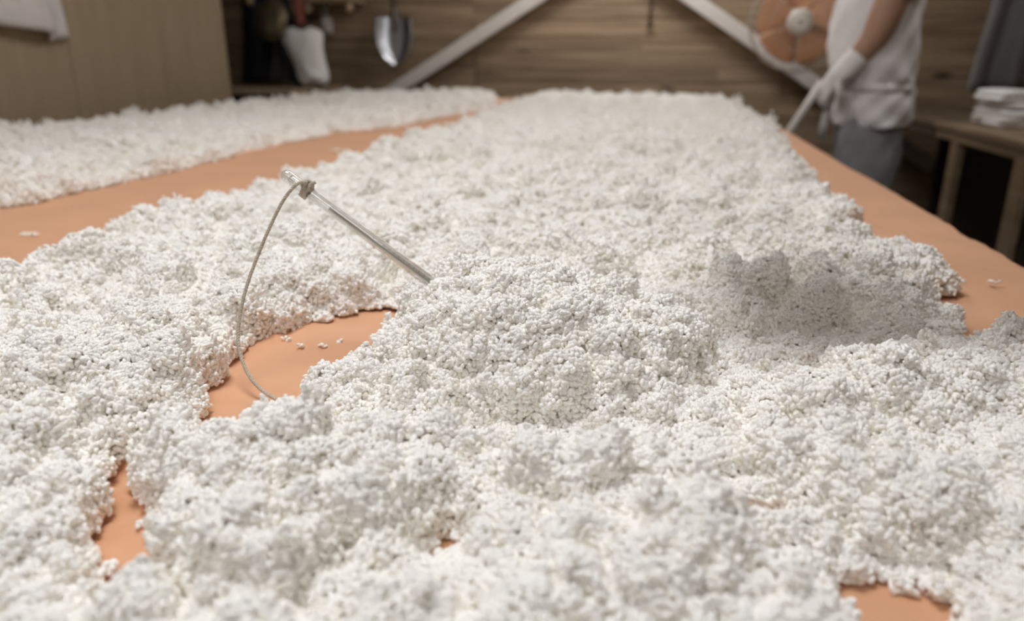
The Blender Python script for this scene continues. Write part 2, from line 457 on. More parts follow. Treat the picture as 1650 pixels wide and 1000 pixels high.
def orient(nrm, rs, tilt=0.3):
    n = len(nrm)
    d = rs.normal(size=(n, 3)); d -= nrm * (d * nrm).sum(1, keepdims=True)
    d /= np.linalg.norm(d, axis=1, keepdims=True) + 1e-9
    tl = rs.normal(0, tilt, n)[:, None]
    d = d * np.cos(tl) + nrm * np.sin(tl)
    return np.stack([rs.uniform(0, 6.28, n), -np.arcsin(np.clip(d[:, 2], -1, 1)), np.arctan2(d[:, 1], d[:, 0])], -1)

class Field:
    """heap surface: base thickness from cover polygons, then lumps piled on lumps"""
    def __init__(self, cover, base, blobs, seed, pits=(), moat=None):
        self.cover, self.base, self.seed = cover, base, seed
        self.blobs = blobs; self.pits = pits; self.moat = moat
    def raster(self, xr, yr, cell):
        xs = np.arange(xr[0], xr[1] + cell, cell); ys = np.arange(yr[0], yr[1] + cell, cell)
        gx, gy = np.meshgrid(xs, ys, indexing='ij')
        sd = self.cover(gx, gy)
        H = self.base(gx, gy, sd)
        for B in self.blobs:
            rs = np.random.RandomState(B['seed'])
            m = .05
            ax0, ax1, ay0, ay1 = B['area']
            n = int((ax1 - ax0) * (ay1 - ay0) * B['density'])
            bx = rs.uniform(ax0, ax1, n); by = rs.uniform(ay0, ay1, n)
            br = rs.uniform(B['r'][0], B['r'][1], n); so = rs.uniform(B['sink'][0], B['sink'][1], n)
            k = (bx > xs[0] - m) & (bx < xs[-1] + m) & (by > ys[0] - m) & (by < ys[-1] + m)
            bx, by, br, so = bx[k], by[k], br[k], so[k]
            bsd = self.cover(bx, by)
            ok = bsd > br * B['edge']
            if self.moat is not None and B['r'][1] > .012: ok &= ~self.moat(bx, by)
            bx, by, br, so = bx[ok], by[ok], br[ok], so[ok]
            ii = np.clip(((bx - xs[0]) / cell).round().astype(int), 0, len(xs) - 1); jj = np.clip(((by - ys[0]) / cell).round().astype(int), 0, len(ys) - 1)
            zc = H[ii, jj] + so * br
            H2 = H.copy()
            for x, y, r, z in zip(bx, by, br, zc):
                i0, i1 = max(0, int((x - r - xs[0]) / cell)), min(len(xs), int((x + r - xs[0]) / cell) + 2)
                j0, j1 = max(0, int((y - r - ys[0]) / cell)), min(len(ys), int((y + r - ys[0]) / cell) + 2)
                if i0 >= i1 or j0 >= j1: continue
                q = r * r - (gx[i0:i1, j0:j1] - x) ** 2 - (gy[i0:i1, j0:j1] - y) ** 2
                np.maximum(H2[i0:i1, j0:j1], np.where(q > 0, z + np.sqrt(np.maximum(q, 0)), -1), out=H2[i0:i1, j0:j1])
            H = H2
        for B in self.pits:
            rs = np.random.RandomState(B['seed']); ax0, ax1, ay0, ay1 = B['area']
            n = int((ax1 - ax0) * (ay1 - ay0) * B['density'])
            for x, y, r, q in zip(rs.uniform(ax0, ax1, n), rs.uniform(ay0, ay1, n), rs.uniform(B['r'][0], B['r'][1], n), rs.uniform(.7, 1.6, n)):
                i0, i1 = max(0, int((x - 2 * r - xs[0]) / cell)), min(len(xs), int((x + 2 * r - xs[0]) / cell) + 2)
                j0, j1 = max(0, int((y - 2 * r - ys[0]) / cell)), min(len(ys), int((y + 2 * r - ys[0]) / cell) + 2)
                if i0 >= i1 or j0 >= j1: continue
                w = np.exp(-(((gx[i0:i1, j0:j1] - x) ** 2 + (gy[i0:i1, j0:j1] - y) ** 2) / (r * r)) ** 1.5)
                sub = H[i0:i1, j0:j1]
                H[i0:i1, j0:j1] = np.where(sub > .006, np.maximum(sub - w * r * 2.1 * q, .005), sub)
        return xs, ys, gx, gy, H

def build_rice(name, patches, seed, label, cat='rice', group=None, thing_kind='stuff'):
    """patches: list of (field, xr, yr, cell, grains per m2, grain scale, nuggets per m2, mask function)"""
    rs = np.random.RandomState(seed)
    V, F, nv = [], [], 0; P, R, S = [], [], []
    for fld, xr, yr, cell, dens, gs, nug, mask in patches:
        xs, ys, gx, gy, H = fld.raster(xr, yr, cell)
        Hx, Hy = np.gradient(H, cell)
        alive = H > .003
        if mask is not None: alive &= mask(gx, gy)
        # core surface, just below the grains
        er = H.copy()
        er[1:] = np.minimum(er[1:], H[:-1]); er[:-1] = np.minimum(er[:-1], H[1:])
        e2 = er.copy(); e2[:, 1:] = np.minimum(e2[:, 1:], er[:, :-1]); e2[:, :-1] = np.minimum(e2[:, :-1], er[:, 1:]); er = e2
        q = alive[:-1, :-1] & alive[1:, :-1] & alive[:-1, 1:] & alive[1:, 1:]
        q &= ~((gx[:-1, :-1] > xr[1]) | (gy[:-1, :-1] > yr[1]))
        ids = np.arange(gx.size).reshape(gx.shape) + nv
        f = np.stack([ids[:-1, :-1][q], ids[1:, :-1][q], ids[1:, 1:][q], ids[:-1, 1:][q]], -1)
        V.append(np.stack([gx, gy, TZ + np.maximum(er - .002 * gs, 0.0)], -1).reshape(-1, 3)); F.append(f); nv += gx.size
        if dens:
            A = np.sqrt(1 + Hx ** 2 + Hy ** 2) * cell * cell * alive
            A = np.minimum(A, cell * cell * 8)
            cnt = rs.poisson(A * dens)
            i, j = np.nonzero(cnt); rep = cnt[i, j]; i = np.repeat(i, rep); j = np.repeat(j, rep)
            n = len(i)
            ox, oy = rs.uniform(-.5, .5, n) * cell, rs.uniform(-.5, .5, n) * cell
            nrm = np.stack([-Hx[i, j], -Hy[i, j], np.ones(n)], -1); nrm /= np.linalg.norm(nrm, axis=1, keepdims=True)
            steep = np.maximum(np.hypot(Hx[i, j], Hy[i, j]) - 1.6, 0) * cell * .5
            z = H[i, j] + rs.uniform(-1, 1, n) * steep + Hx[i, j].clip(-2.5, 2.5) * ox + Hy[i, j].clip(-2.5, 2.5) * oy
            p = np.stack([gx[i, j] + ox, gy[i, j] + oy, TZ + np.maximum(z, .0008)], -1) + nrm * (rs.uniform(-1.3, .5, n) * .001 * gs)[:, None]
            P.append(p); R.append(orient(nrm, rs)); S.append(rs.uniform(.78, 1.12, n) * gs)
            # grains down the steep sides
            Hp = np.pad(H, 1, mode='edge'); st = [Hp[a:a + H.shape[0], b:b + H.shape[1]] for a in range(3) for b in range(3)]
            hi, lo = np.maximum.reduce(st), np.maximum(np.minimum.reduce(st), 0)
            ok = hi - lo > 3.2 * cell
            if mask is not None: ok &= mask(gx, gy)
            cnt = rs.poisson(np.where(ok, (hi - lo) * cell * dens * .55, 0))
            i, j = np.nonzero(cnt); rep = cnt[i, j]; i = np.repeat(i, rep); j = np.repeat(j, rep); n = len(i)
            nrm = np.stack([-Hx[i, j], -Hy[i, j], np.full(n, .35)], -1); nrm /= np.linalg.norm(nrm, axis=1, keepdims=True)
            p = np.stack([gx[i, j] + rs.uniform(-.6, .6, n) * cell, gy[i, j] + rs.uniform(-.6, .6, n) * cell, TZ + np.maximum(lo[i, j] + (hi - lo)[i, j] * rs.uniform(0, 1, n), .001)], -1)
            P.append(p); R.append(orient(nrm, rs, .5)); S.append(rs.uniform(.78, 1.1, n) * gs)
        if nug:
            A = np.sqrt(1 + Hx ** 2 + Hy ** 2) * cell * cell * alive
            i, j = np.nonzero(rs.poisson(A * nug)); n = len(i)
            nrm = np.stack([-Hx[i, j], -Hy[i, j], np.ones(n)], -1); nrm /= np.linalg.norm(nrm, axis=1, keepdims=True)
            rad = rs.uniform(.0035, .0075, n) * gs
            c = np.stack([gx[i, j], gy[i, j], TZ + H[i, j]], -1) + nrm * (rad * rs.uniform(.1, .8, n))[:, None]
            k = 22
            d = rs.normal(size=(n, k, 3)) + nrm[:, None] * .5; d /= np.linalg.norm(d, axis=2, keepdims=True)
            rr = (rad[:, None] * rs.uniform(.45, 1.0, (n, k)))[..., None]
            p = (c[:, None] + d * rr).reshape(-1, 3); p[:, 2] = np.maximum(p[:, 2], TZ + .0012)
            P.append(p); R.append(orient(d.reshape(-1, 3), rs, .8)); S.append(rs.uniform(.8, 1.1, n * k) * gs)
    P = np.concatenate(P); R = np.concatenate(R); S = np.concatenate(S)
    V = np.concatenate(V); F = np.concatenate(F)
    used = np.zeros(len(V), bool); used[F.ravel()] = True; remap = np.cumsum(used) - 1
    V = V[used]; F = remap[F]
    n0 = len(V); AV = np.concatenate([V, P]).astype(np.float32)
    me = bpy.data.meshes.new(name)
    me.vertices.add(len(AV)); me.vertices.foreach_set('co', AV.ravel())
    me.loops.add(F.size); me.loops.foreach_set('vertex_index', F.ravel().astype(np.int32))
    me.polygons.add(len(F)); me.polygons.foreach_set('loop_start', np.arange(0, F.size, 4, dtype=np.int32))
    me.update(calc_edges=True)
    g = me.attributes.new('is_grain', 'BOOLEAN', 'POINT'); a = np.zeros(len(AV), bool); a[n0:] = True; g.data.foreach_set('value', a)
    s = me.attributes.new('scl', 'FLOAT', 'POINT'); a = np.ones(len(AV), np.float32); a[n0:] = S; s.data.foreach_set('value', a)
    r = me.attributes.new('rot', 'FLOAT_VECTOR', 'POINT'); a = np.zeros((len(AV), 3), np.float32); a[n0:] = R; r.data.foreach_set('vector', a.ravel())
    o = link_mesh(name, me, M['rice'])
    md = o.modifiers.new('grains', 'NODES'); md.node_group = GRAINS
    tag(o, label, cat, group, thing_kind)
    print(name, 'core faces', len(F), 'grains', len(P))
    return o

BED = [(-.745, .02), (-.750, .9), (-.745, 1.3), (-.735, 1.45), (-.715, 1.75), (-.71, 2.2), (-.70, 2.85), (-.69, 3.8), (-.70, 4.9), (.37, 4.84),
       (.41, 4.5), (.43, 3.6), (.43, 2.83), (.38, 2.2), (.335, 1.9), (.36, 1.75), (.315, 1.45), (.32, 1.2), (.278, 1.09), (.318, 1.045),
       (.370, .98), (.365, .885), (.30, .845), (.312, .75), (.345, .69), (.44, .60), (.465, .4), (.465, .02)]
HOLE_C = [(-.355, .60), (-.344, .652), (-.307, .70), (-.275, .725), (-.235, .70), (-.215, .62), (-.225, .56), (-.252, .53), (-.250, .50), (-.250, .455), (-.275, .40), (-.328, .435), (-.345, .52)]
HOLE_D = [(-.337, .385), (-.318, .378), (-.312, .362), (-.316, .348), (-.292, .33), (-.262, .305), (-.232, .275), (-.232, .258), (-.248, .262), (-.276, .295), (-.314, .335), (-.340, .367)]
HOLE_E = [(.108, .345), (.133, .358), (.155, .349), (.158, .326), (.146, .28), (.11, .27)]
def circ(x, y, r, ry=None): return [(x + r * math.cos(a * .785), y + (ry or r) * math.sin(a * .785)) for a in range(8)]
HOLES = [HOLE_C, HOLE_D, HOLE_E, circ(-.093, .340, .007, .006), circ(.075, .395, .011, .010), circ(.145, .615, .016, .012), circ(-.50, .462, .02, .012)]

def jitter(x, y, s): return s * (.010 * vnoise(x, y, .035, 5) + .007 * vnoise(x, y, .014, 6))
def bed_cover(x, y):
    d = poly_sd(x, y, BED)
    for h in HOLES: d = np.minimum(d, -poly_sd(x, y, h))
    return d + jitter(x, y, np.clip(.6 + y * .5, .6, 1.6)) - .002
# broad swells of the bed read off the photograph: x, y, rx, ry, height
SWELL = [(-.15, .378, .115, .034, .026), (.05, .43, .08, .04, .012), (.20, .545, .13, .04, .018), (.34, .585, .10, .04, .018), (-.42, .50, .13, .06, .018),
         (-.40, .34, .07, .06, .016), (-.17, .30, .07, .04, .008), (.03, .30, .06, .04, .012), (.22, .40, .07, .05, .010), (-.42, .80, .16, .09, .016),
         (.05, .78, .06, .05, .020), (.13, .76, .045, .04, .030), (.21, .81, .045, .045, .032), (.27, .86, .04, .04, .026), (.24, .98, .08, .08, .012), (.36, .93, .05, .06, .012)]
LOW = [(-.085, .456, .20, .040), (.21, .675, .19, .060), (-.08, .765, .15, .055), (.085, .56, .05, .07)]
def low_ground(x, y):
    m = np.zeros(np.shape(x), bool)
    for cx, cy, rx, ry in LOW: m |= ((x - cx) / rx) ** 2 + ((y - cy) / ry) ** 2 < 1
    return m
def bed_base(x, y, sd):
    T = .021 + .011 * vnoise(x, y, .13, 11) + .009 * vnoise(x, y, .06, 12)
    for cx, cy, rx, ry in LOW: T = T + (.010 - T) * np.exp(-(((x - cx) / (rx * 1.1)) ** 2 + ((y - cy) / (ry * 1.1)) ** 2) ** 2)
    for sx, sy, rx, ry, h in SWELL: T = T + h * np.exp(-(((x - sx) / rx) ** 2 + ((y - sy) / ry) ** 2) ** 2)
    T = np.maximum(T, .008)
    k = np.clip(sd / (.042 + .012 * np.clip(y, 0, 2)), 0, 1)
    return np.where(sd > 0, T * (1 - (1 - k) ** 2.2), 0)
BA = (-.9, .5, 0, 5.0); NA = (-.9, .5, 0, 1.3)
bed = Field(bed_cover, bed_base, [
    dict(seed=31, area=BA, density=190, r=(.018, .036), sink=(-.65, -.1), edge=.55),
    dict(seed=32, area=BA, density=1100, r=(.009, .018), sink=(-.5, 0.1), edge=.45),
    dict(seed=33, area=NA, density=6000, r=(.004, .009), sink=(-.8, -.25), edge=-.3),
    dict(seed=34, area=(-.9, .5, 1.3, 5.0), density=1500, r=(.008, .014), sink=(-.5, .15), edge=-.2)], 1,
    [dict(seed=81, area=NA, density=1100, r=(.004, .009)), dict(seed=82, area=(-.9, .5, .6, 3.0), density=90, r=(.010, .022))], low_ground)

MOUND = [(-.238, .56), (-.215, .66), (-.16, .71), (-.06, .715), (.02, .68), (.06, .60), (.05, .535), (-.01, .492), (-.09, .474), (-.18, .482), (-.232, .512)]
def mound_cover(x, y): return poly_sd(x, y, MOUND) + jitter(x, y, .7)
def mound_base(x, y, sd):
    d = (np.abs((x + .095) / .138) ** 2.5 + np.abs((y - .598) / .12) ** 2.5) ** .4
    h = .083 * np.clip(1 - d ** 2.6, 0, 1)
    h = np.maximum(h, .062 * np.clip(1 - (np.sqrt(((x - .0) / .075) ** 2 + ((y - .59) / .075) ** 2)) ** 2.2, 0, 1))
    h = h + .006 * vnoise(x, y, .05, 41)
    return np.where(sd > 0, np.maximum(h, .012) * np.clip(sd / .012, 0, 1) ** .5, 0)
MB = (-.25, .09, .45, .74)
mound = Field(mound_cover, mound_base, [
    dict(seed=51, area=MB, density=300, r=(.016, .028), sink=(-.85, -.5), edge=.5),
    dict(seed=52, area=MB, density=2400, r=(.007, .014), sink=(-.6, -.1), edge=.35),
    dict(seed=53, area=MB, density=8000, r=(.004, .008), sink=(-.75, -.15), edge=-.2)], 2,
    [dict(seed=83, area=MB, density=2600, r=(.0035, .008))])

off_mound = lambda x, y: poly_sd(x, y, MOUND) < .022
build_rice('rice_bed', [
    (bed, (-.62, .468), (.02, .81), .003, 205000, 1.0, 900, off_mound),
    (bed, (-.85, -.61), (.02, .81), .005, 60000, 1.3, 0, None),
    (bed, (-.86, .468), (.795, 1.31), .0045, 85000, 1.2, 900, None),
    (bed, (-.86, .468), (1.29, 2.215), .007, 36000, 1.5, 250, None),
    (bed, (-.80, .468), (2.19, 4.95), .010, 11000, 1.9, 60, None)], 101,
    'wide bed of steamed white rice covering the middle and front of the orange cloth', 'rice')
build_rice('rice_mound', [(mound, MB[:2], MB[2:], .0026, 200000, 1.0, 1500, None)], 102,
    'tall heap of steamed white rice with the glass thermometer stuck in it', 'rice')

ROW = [(-2.05, .5), (-1.15, .5), (-1.14, 1.15), (-1.12, 1.6), (-1.13, 2.2), (-1.10, 2.6), (-.97, 2.85), (-.92, 3.4), (-.84, 3.8), (-.87, 4.3), (-.95, 4.6), (-.99, 4.92), (-2.04, 4.92)]
def row_cover(x, y): return poly_sd(x, y, ROW) + jitter(x, y, 1.6)
def row_base(x, y, sd):
    T = np.maximum(.028 + .012 * vnoise(x, y, .22, 61) + .006 * vnoise(x, y, .08, 62), .012)
    k = np.clip(sd / .075, 0, 1)
    return np.where(sd > 0, T * (1 - (1 - k) ** 2.2), 0)
RA = (-2.1, -.8, .5, 5.0)
rowf = Field(row_cover, row_base, [
    dict(seed=71, area=RA, density=170, r=(.020, .040), sink=(-.75, -.2), edge=.5),
    dict(seed=72, area=RA, density=900, r=(.010, .018), sink=(-.6, 0.0), edge=.4),
    dict(seed=73, area=RA, density=1500, r=(.008, .013), sink=(-.5, .15), edge=-.2)], 3)
build_rice('rice_row', [
    (rowf, (-2.08, -.80), (.5, 2.0), .007, 30000, 1.5, 200, None),
    (rowf, (-2.08, -.80), (2.0, 4.95), .010, 10000, 1.9, 60, None)], 103,
    'separate long strip of white rice along the far left side of the table', 'rice')

# stray crumbs of rice on the cloth: a few grains stuck together each
def crumb(x, y, n, spread, label, seed):
    rs = np.random.RandomState(seed)
    bm = bmesh.new()
    for k in range(n):
        m = Matrix.Translation((rs.normal(0, spread), rs.normal(0, spread * .5), .0016 + .0018 * (k % 2))) @ Matrix.Rotation(rs.uniform(0, 6.28), 4, 'Z') @ Matrix.Rotation(rs.normal(0, .4), 4, 'Y') @ Matrix.Diagonal((.0027, .0015, .0014, 1))
        bmesh.ops.create_icosphere(bm, subdivisions=2, radius=1.0, matrix=m)
    o = from_bm('rice_crumb', bm, M['rice']); o.location = (x, y, TZ + .0003)
    return tag(o, label, 'rice', 'stray rice crumbs on the orange cloth')
crumb(-.334, .619, 7, .003, 'small crumb of rice grains on the bare patch, nearest the hanging cord', 1)
crumb(-.310, .606, 5, .002, 'second tiny rice crumb from the cord on the bare orange patch', 2)
crumb(-.292, .610, 5, .002, 'third tiny rice crumb from the cord on the bare orange patch', 3)
crumb(-.281, .622, 3, .002, 'last and smallest rice crumb of the four by the mound on orange cloth', 4)
crumb(-.925, .962, 26, .009, 'loose rice crumb at the left end of the orange strip between the rice strips', 5)
crumb(-.885, 2.064, 40, .012, 'loose rice crumb far back in the orange strip behind the thermometer', 6)
crumb(.415, .95, 9, .003, 'lone rice crumb on the bare cloth near the right table edge', 7)

# ------------------------------------------------------------------ THERMOMETER
A = Vector((-.3187, .6171, .9622)); Bp = Vector((-.1832, .6096, .870))
ax = (A - Bp).normalized(); zx = ax
tip = Bp - ax * .075
th = thing('glass_thermometer', tip, 'clear glass rod thermometer with a twisted cord, leaning out of the rice heap', 'thermometer')
side = Vector((0, -1, .3)); yv = (side - ax * side.dot(ax)).normalized(); xv = yv.cross(ax)
rot = Matrix((xv, yv, ax)).transposed().to_4x4()
th.rotation_euler = rot.to_euler()
LT = (A - tip).length; RO = .0054; RI = .0044
bm = bmesh.new()
prof = [(0, 0), (RO * .5, .0007), (RO * .85, .0028), (RO, .006)] + [(RO, .006 + (LT - .012) * k / 10) for k in range(1, 11)] + [(RO * .93, LT - .0035), (RO * .72, LT - .0014), (RO * .4, LT - .0003), (0, LT)]
lathe(bm, prof, 40)
z0, z1 = .004, LT - .0075
bmesh.ops.recalc_face_normals(bm, faces=bm.faces)
nf = len(bm.faces)
lathe(bm, [(0, z0), (RI * .7, z0 + .001), (RI, z0 + .004)] + [(RI, z0 + .004 + (z1 - z0 - .008) * k / 10) for k in range(1, 11)] + [(RI * .75, z1 - .001), (0, z1)], 40)
bm.faces.ensure_lookup_table(); inner = bm.faces[nf:]
bmesh.ops.recalc_face_normals(bm, faces=inner); bmesh.ops.reverse_faces(bm, faces=inner)
me = bpy.data.meshes.new('glass_tube'); bm.to_mesh(me); bm.free()
link_mesh('glass_tube', me, M['glass'], th)
# milk glass scale slip and capillary inside
s_top = (Vector((-.275, .615, .934)) - tip).length
bm = bmesh.new(); add_box(bm, (-.0030, -.0004, .02), (.0030, .0004, s_top)); bmesh.ops.bevel(bm, geom=list(bm.edges), offset=.00025, segments=1, affect='EDGES')
from_bm('scale_slip', bm, M['scale'], th)
tube('capillary', [(.0, .0012, .012), (.0, .0012, s_top - .004)], .0007, M['glass'], th, 8)
tube('mercury_bulb', [(0, 0, .006), (0, 0, .0075), (0, 0, .016), (0, 0, .019)], [.001, .0026, .0026, .0008], M['steel'], th, 12)

# twisted cord hung from a knot near the top
def strand_path(P, per=26):
    P = [Vector(p) for p in P]; out = []
    for i in range(len(P) - 1):
        p0, p1, p2, p3 = P[max(i - 1, 0)], P[i], P[i + 1], P[min(i + 2, len(P) - 1)]
        for k in range(per):
            t = k / per
            out.append(.5 * ((2 * p1) + (p2 - p0) * t + (2 * p0 - 5 * p1 + 4 * p2 - p3) * t * t + (3 * p1 - p0 - 3 * p2 + p3) * t ** 3))
    out.append(P[-1]); return out
def twisted(bm, path, r, pitch, plies=3):
    s = 0.0; fr = []; ref = Vector((1, 0, 0)); acc = 0
    for i, p in enumerate(path):
        t = (path[min(i + 1, len(path) - 1)] - path[max(i - 1, 0)]).normalized()
        a = (ref - t * ref.dot(t)).normalized(); ref = a; fr.append((p, a, t.cross(a), acc))
        if i + 1 < len(path): acc += (path[i + 1] - p).length
    for q in range(plies):
        pts = []
        for p, a, b, s in fr:
            w = 2 * math.pi * (s / pitch + q / plies); pts.append(p + (a * math.cos(w) + b * math.sin(w)) * r)
        sweep(bm, pts, r * 1.12, 7)
CP = [(-.2925, .6100, .9552), (-.3011, .6067, .9539), (-.3124, .5996, .9395), (-.3222, .5875, .9159), (-.3293, .5737, .8924), (-.3326, .5566, .8694), (-.332, .5403, .8471),
      (-.3283, .5293, .8319), (-.3197, .5192, .8199), (-.3088, .5104, .8107), (-.2973, .5045, .8045), (-.2856, .4985, .8022), (-.272, .490, .8020)]
inv = (Matrix.Translation(tip) @ rot).inverted()
bm = bmesh.new(); twisted(bm, strand_path(CP, 22), .00078, .0075)
for v in bm.verts: v.co = inv @ v.co
cord = from_bm('cord', bm, M['cord'], th)
# wraps round the glass and a bulky knot
zk = ((Vector((-.2965, .616, .9475))) - tip).length
bm = bmesh.new()
turns = []
for k in range(0, 3 * 24 + 1):
    a = 2 * math.pi * k / 24; turns.append(Vector(((RO + .0013) * math.cos(a), (RO + .0013) * math.sin(a), zk - .0030 + .0021 * k / 24)))
twisted(bm, turns, .0007, .006)
from_bm('wrap', bm, M['cord'], cord)
bm = bmesh.new()
c0 = Vector((-.0035 if xv.z < 0 else .0035, RO * .75, zk)); c0 = Vector((math.copysign(.0046, xv.z), .0048, zk + .0002))
kp = []
for k in range(90):
    a = 2 * math.pi * k / 45
    kp.append(c0 + Vector((.0032 * math.sin(a) + .0016 * math.sin(2 * a), .0016 * math.cos(3 * a * .5), .0036 * math.cos(a * 1.5))))
twisted(bm, kp, .0008, .007)
kp2 = [c0 + Vector((.002 * math.cos(k * .3), .0024 * math.sin(k * .3), -.0036 + .0072 * k / 40)) for k in range(41)]
twisted(bm, kp2, .0008, .007)
sgn = math.copysign(1, xv.z)
twisted(bm, [c0 + Vector((sgn * .001 * k, .0004 * k, -.0007 * k)) for k in range(8)], .0008, .007)
from_bm('knot', bm, M['cord'], cord)

# ------------------------------------------------------------------ LEFT: towel on the wall
t = thing('hanging_towel', (-2.33, 2.45, 1.14), 'grey-white towel hanging on the tan side wall above the rice', 'towel')
def wall_towel(y0, y1, ztop, zb0, zb1, xo, seed, name):
    """a fold of towel against the X = -2.35 wall"""
    bm = bmesh.new(); nu, nv = 16, 18; rndt = random.Random(seed); ph = rndt.uniform(0, 6); G = []
    for s in (0, 1):
        g = []
        for j in range(nv + 1):
            row = []
            for i in range(nu + 1):
                u, v = i / nu, j / nv
                y = y1 - (y1 - y0) * (1 - u) * (.8 + .2 * v) - .06 * (1 - v); zb = zb0 + (zb1 - zb0) * u
                x = xo + .010 * math.sin(u * 9 + ph) * (.4 + v * .6) + (s * .012)
                row.append(bm.verts.new((x - t.location[0], y - t.location[1], ztop + (zb - ztop) * v - t.location[2])))
            g.append(row)
        G.append(g)
        for j in range(nv):
            for i in range(nu): bm.faces.new((g[j][i], g[j][i + 1], g[j + 1][i + 1], g[j + 1][i]))
    a, b = G
    for i in range(nu):
        for j in (0, nv): bm.faces.new((a[j][i], a[j][i + 1], b[j][i + 1], b[j][i]))
    for j in range(nv):
        for i in (0, nu): bm.faces.new((a[j][i], a[j + 1][i], b[j + 1][i], b[j][i]))
    return from_bm(name, bm, M['grey_white'], t)
wall_towel(2.36, 2.73, 1.62, 1.175, 1.142, -2.30, 3, 'front_fold')
wall_towel(2.71, 2.83, 1.62, 1.115, 1.135, -2.33, 4, 'back_fold')
bm = bmesh.new(); lathe(bm, [(0, 0), (.012, 0), (.010, .05), (.016, .055), (0, .06)], 12, Matrix.Translation((-2.35 - t.location[0], 2.4 - t.location[1], 1.6 - t.location[2])) @ Matrix.Rotation(math.radians(90), 4, 'Y'))
from_bm('peg', bm, M['brass'], t)

# ------------------------------------------------------------------ ALCOVE
t = thing('alcove_shelf', (-2.72, 5.15, 0), 'low dark wooden shelf in the alcove under the black coats', 'shelf')
def rel(o): o.matrix_parent_inverse = Matrix.Translation(-Vector(o.parent.location)); return o
rel(box('board', (-3.28, 4.75, .815), (-2.32, 5.56, .85), M['plank'], t))
for x in (-3.26, -2.42): rel(box('side_board', (x, 4.78, 0), (x + .03, 5.54, .815), M['dark_hole'], t))
rel(box('back_board', (-3.24, 5.52, 0), (-2.42, 5.54, .815), M['dark_hole'], t))
t = thing('wall_shelf', (-2.28, 5.45, 1.4), 'pale wooden wall shelf with pegs above the white canvas bag', 'shelf')
rel(box('board', (-2.50, 5.30, 1.415), (-2.10, 5.6, 1.45), M['shelf'], t))
for x in (-2.44, -2.13):
    bm = bmesh.new(); lathe(bm, [(0, -.045), (.022, -.036), (.03, -.012), (.022, .014), (.012, .03), (.012, .06), (0, .06)], 16, Matrix.Translation((x, 5.34, 1.39)))
    rel(from_bm('peg', bm, M['brass'], t))
# dark clothes
o = drape('black_coat', -2.82, 1.75, .40, .855, M['black_cloth'], y=5.47, thick=.10, taper=(.7, 1.35), folds=2.5, amp=.025, seed=4, bottom=.02)
tag(o, 'black coat hanging in the dark alcove beside the tan wall end', 'coat')
o = drape('charcoal_apron', -2.635, 1.32, .28, .44, M['charcoal'], y=5.30, thick=.06, taper=(.3, 1.0), folds=2.5, amp=.02, seed=9, bottom=.02, skew=-.02)
tag(o, 'charcoal apron hanging below the round bronze pan', 'apron')
t = thing('black_pole', (-2.5, 5.12, .85), 'black pole leaning between the charcoal apron and white bag', 'pole')
rel(tube('shaft', [(-2.465, 5.16, .866), (-2.585, 5.18, 1.13), (-2.72, 5.20, 1.43)], .022, M['black_cloth'], t, 10))
rel(tube('foot', [(-2.465, 5.16, .853), (-2.474, 5.162, .872)], .026, M['dark_hole'], t, 12))
# round pan
t = thing('round_pan', (-2.60, 5.08, 1.30), 'round bronze pan hanging in the alcove above the charcoal apron', 'pan')
bm = bmesh.new(); lathe(bm, [(0, .03), (.07, .028), (.105, .012), (.118, -.012), (.124, -.014), (.122, -.018), (.112, -.014), (.10, .006), (.068, .020), (0, .022)], 36, Matrix.Rotation(math.radians(78), 4, 'X') @ Matrix.Diagonal((.95, 1.18, 1, 1)))
from_bm('dish', bm, M['olive'], t)
tube('handle', [(0, .0, .13), (0, .02, .22), (0, .03, .34)], [.012, .010, .012], M['olive'], t, 10)
bm = bmesh.new(); lathe(bm, [(0, -.03), (.02, -.026), (.028, 0), (.02, .026), (0, .03)], 16); o = from_bm('wooden_ball', bm, M['brass']); o.location = (-2.76, 5.12, 1.42)
tag(o, 'small tan wooden ball hanging at the top of the alcove over the coat', 'ball')
tube_o = tube('hanging_string', [(-2.76, 5.12, 1.445), (-2.76, 5.14, 1.7), (-2.76, 5.2, 2.0)], .004, M['dark_hole']); tube_o.parent = o; tube_o.matrix_parent_inverse = Matrix.Translation(-Vector(o.location))
# red strip and grey brush
o = drape('red_ribbon', -2.435, 1.62, .075, .355, M['red_cloth'], y=5.20, thick=.02, taper=(1.1, .7), folds=1, amp=.008, seed=2, nu=10, nv=12)
tag(o, 'faded red cloth strip hanging above the white canvas bag', 'cloth')
t = thing('hand_brush', (-2.33, 5.26, 1.26), 'dark handled brush with grey bristles hanging beside the red strip', 'brush')
rel(tube('handle', [(-2.33, 5.40, 1.60), (-2.335, 5.40, 1.40), (-2.335, 5.40, 1.33)], [.014, .018, .03], M['dark_steel'], t, 12))
rel(tube('bristles', [(-2.335, 5.40, 1.335), (-2.33, 5.40, 1.28), (-2.328, 5.40, 1.215)], [.032, .048, .040], M['grey_white'], t, 14, flat=.6))
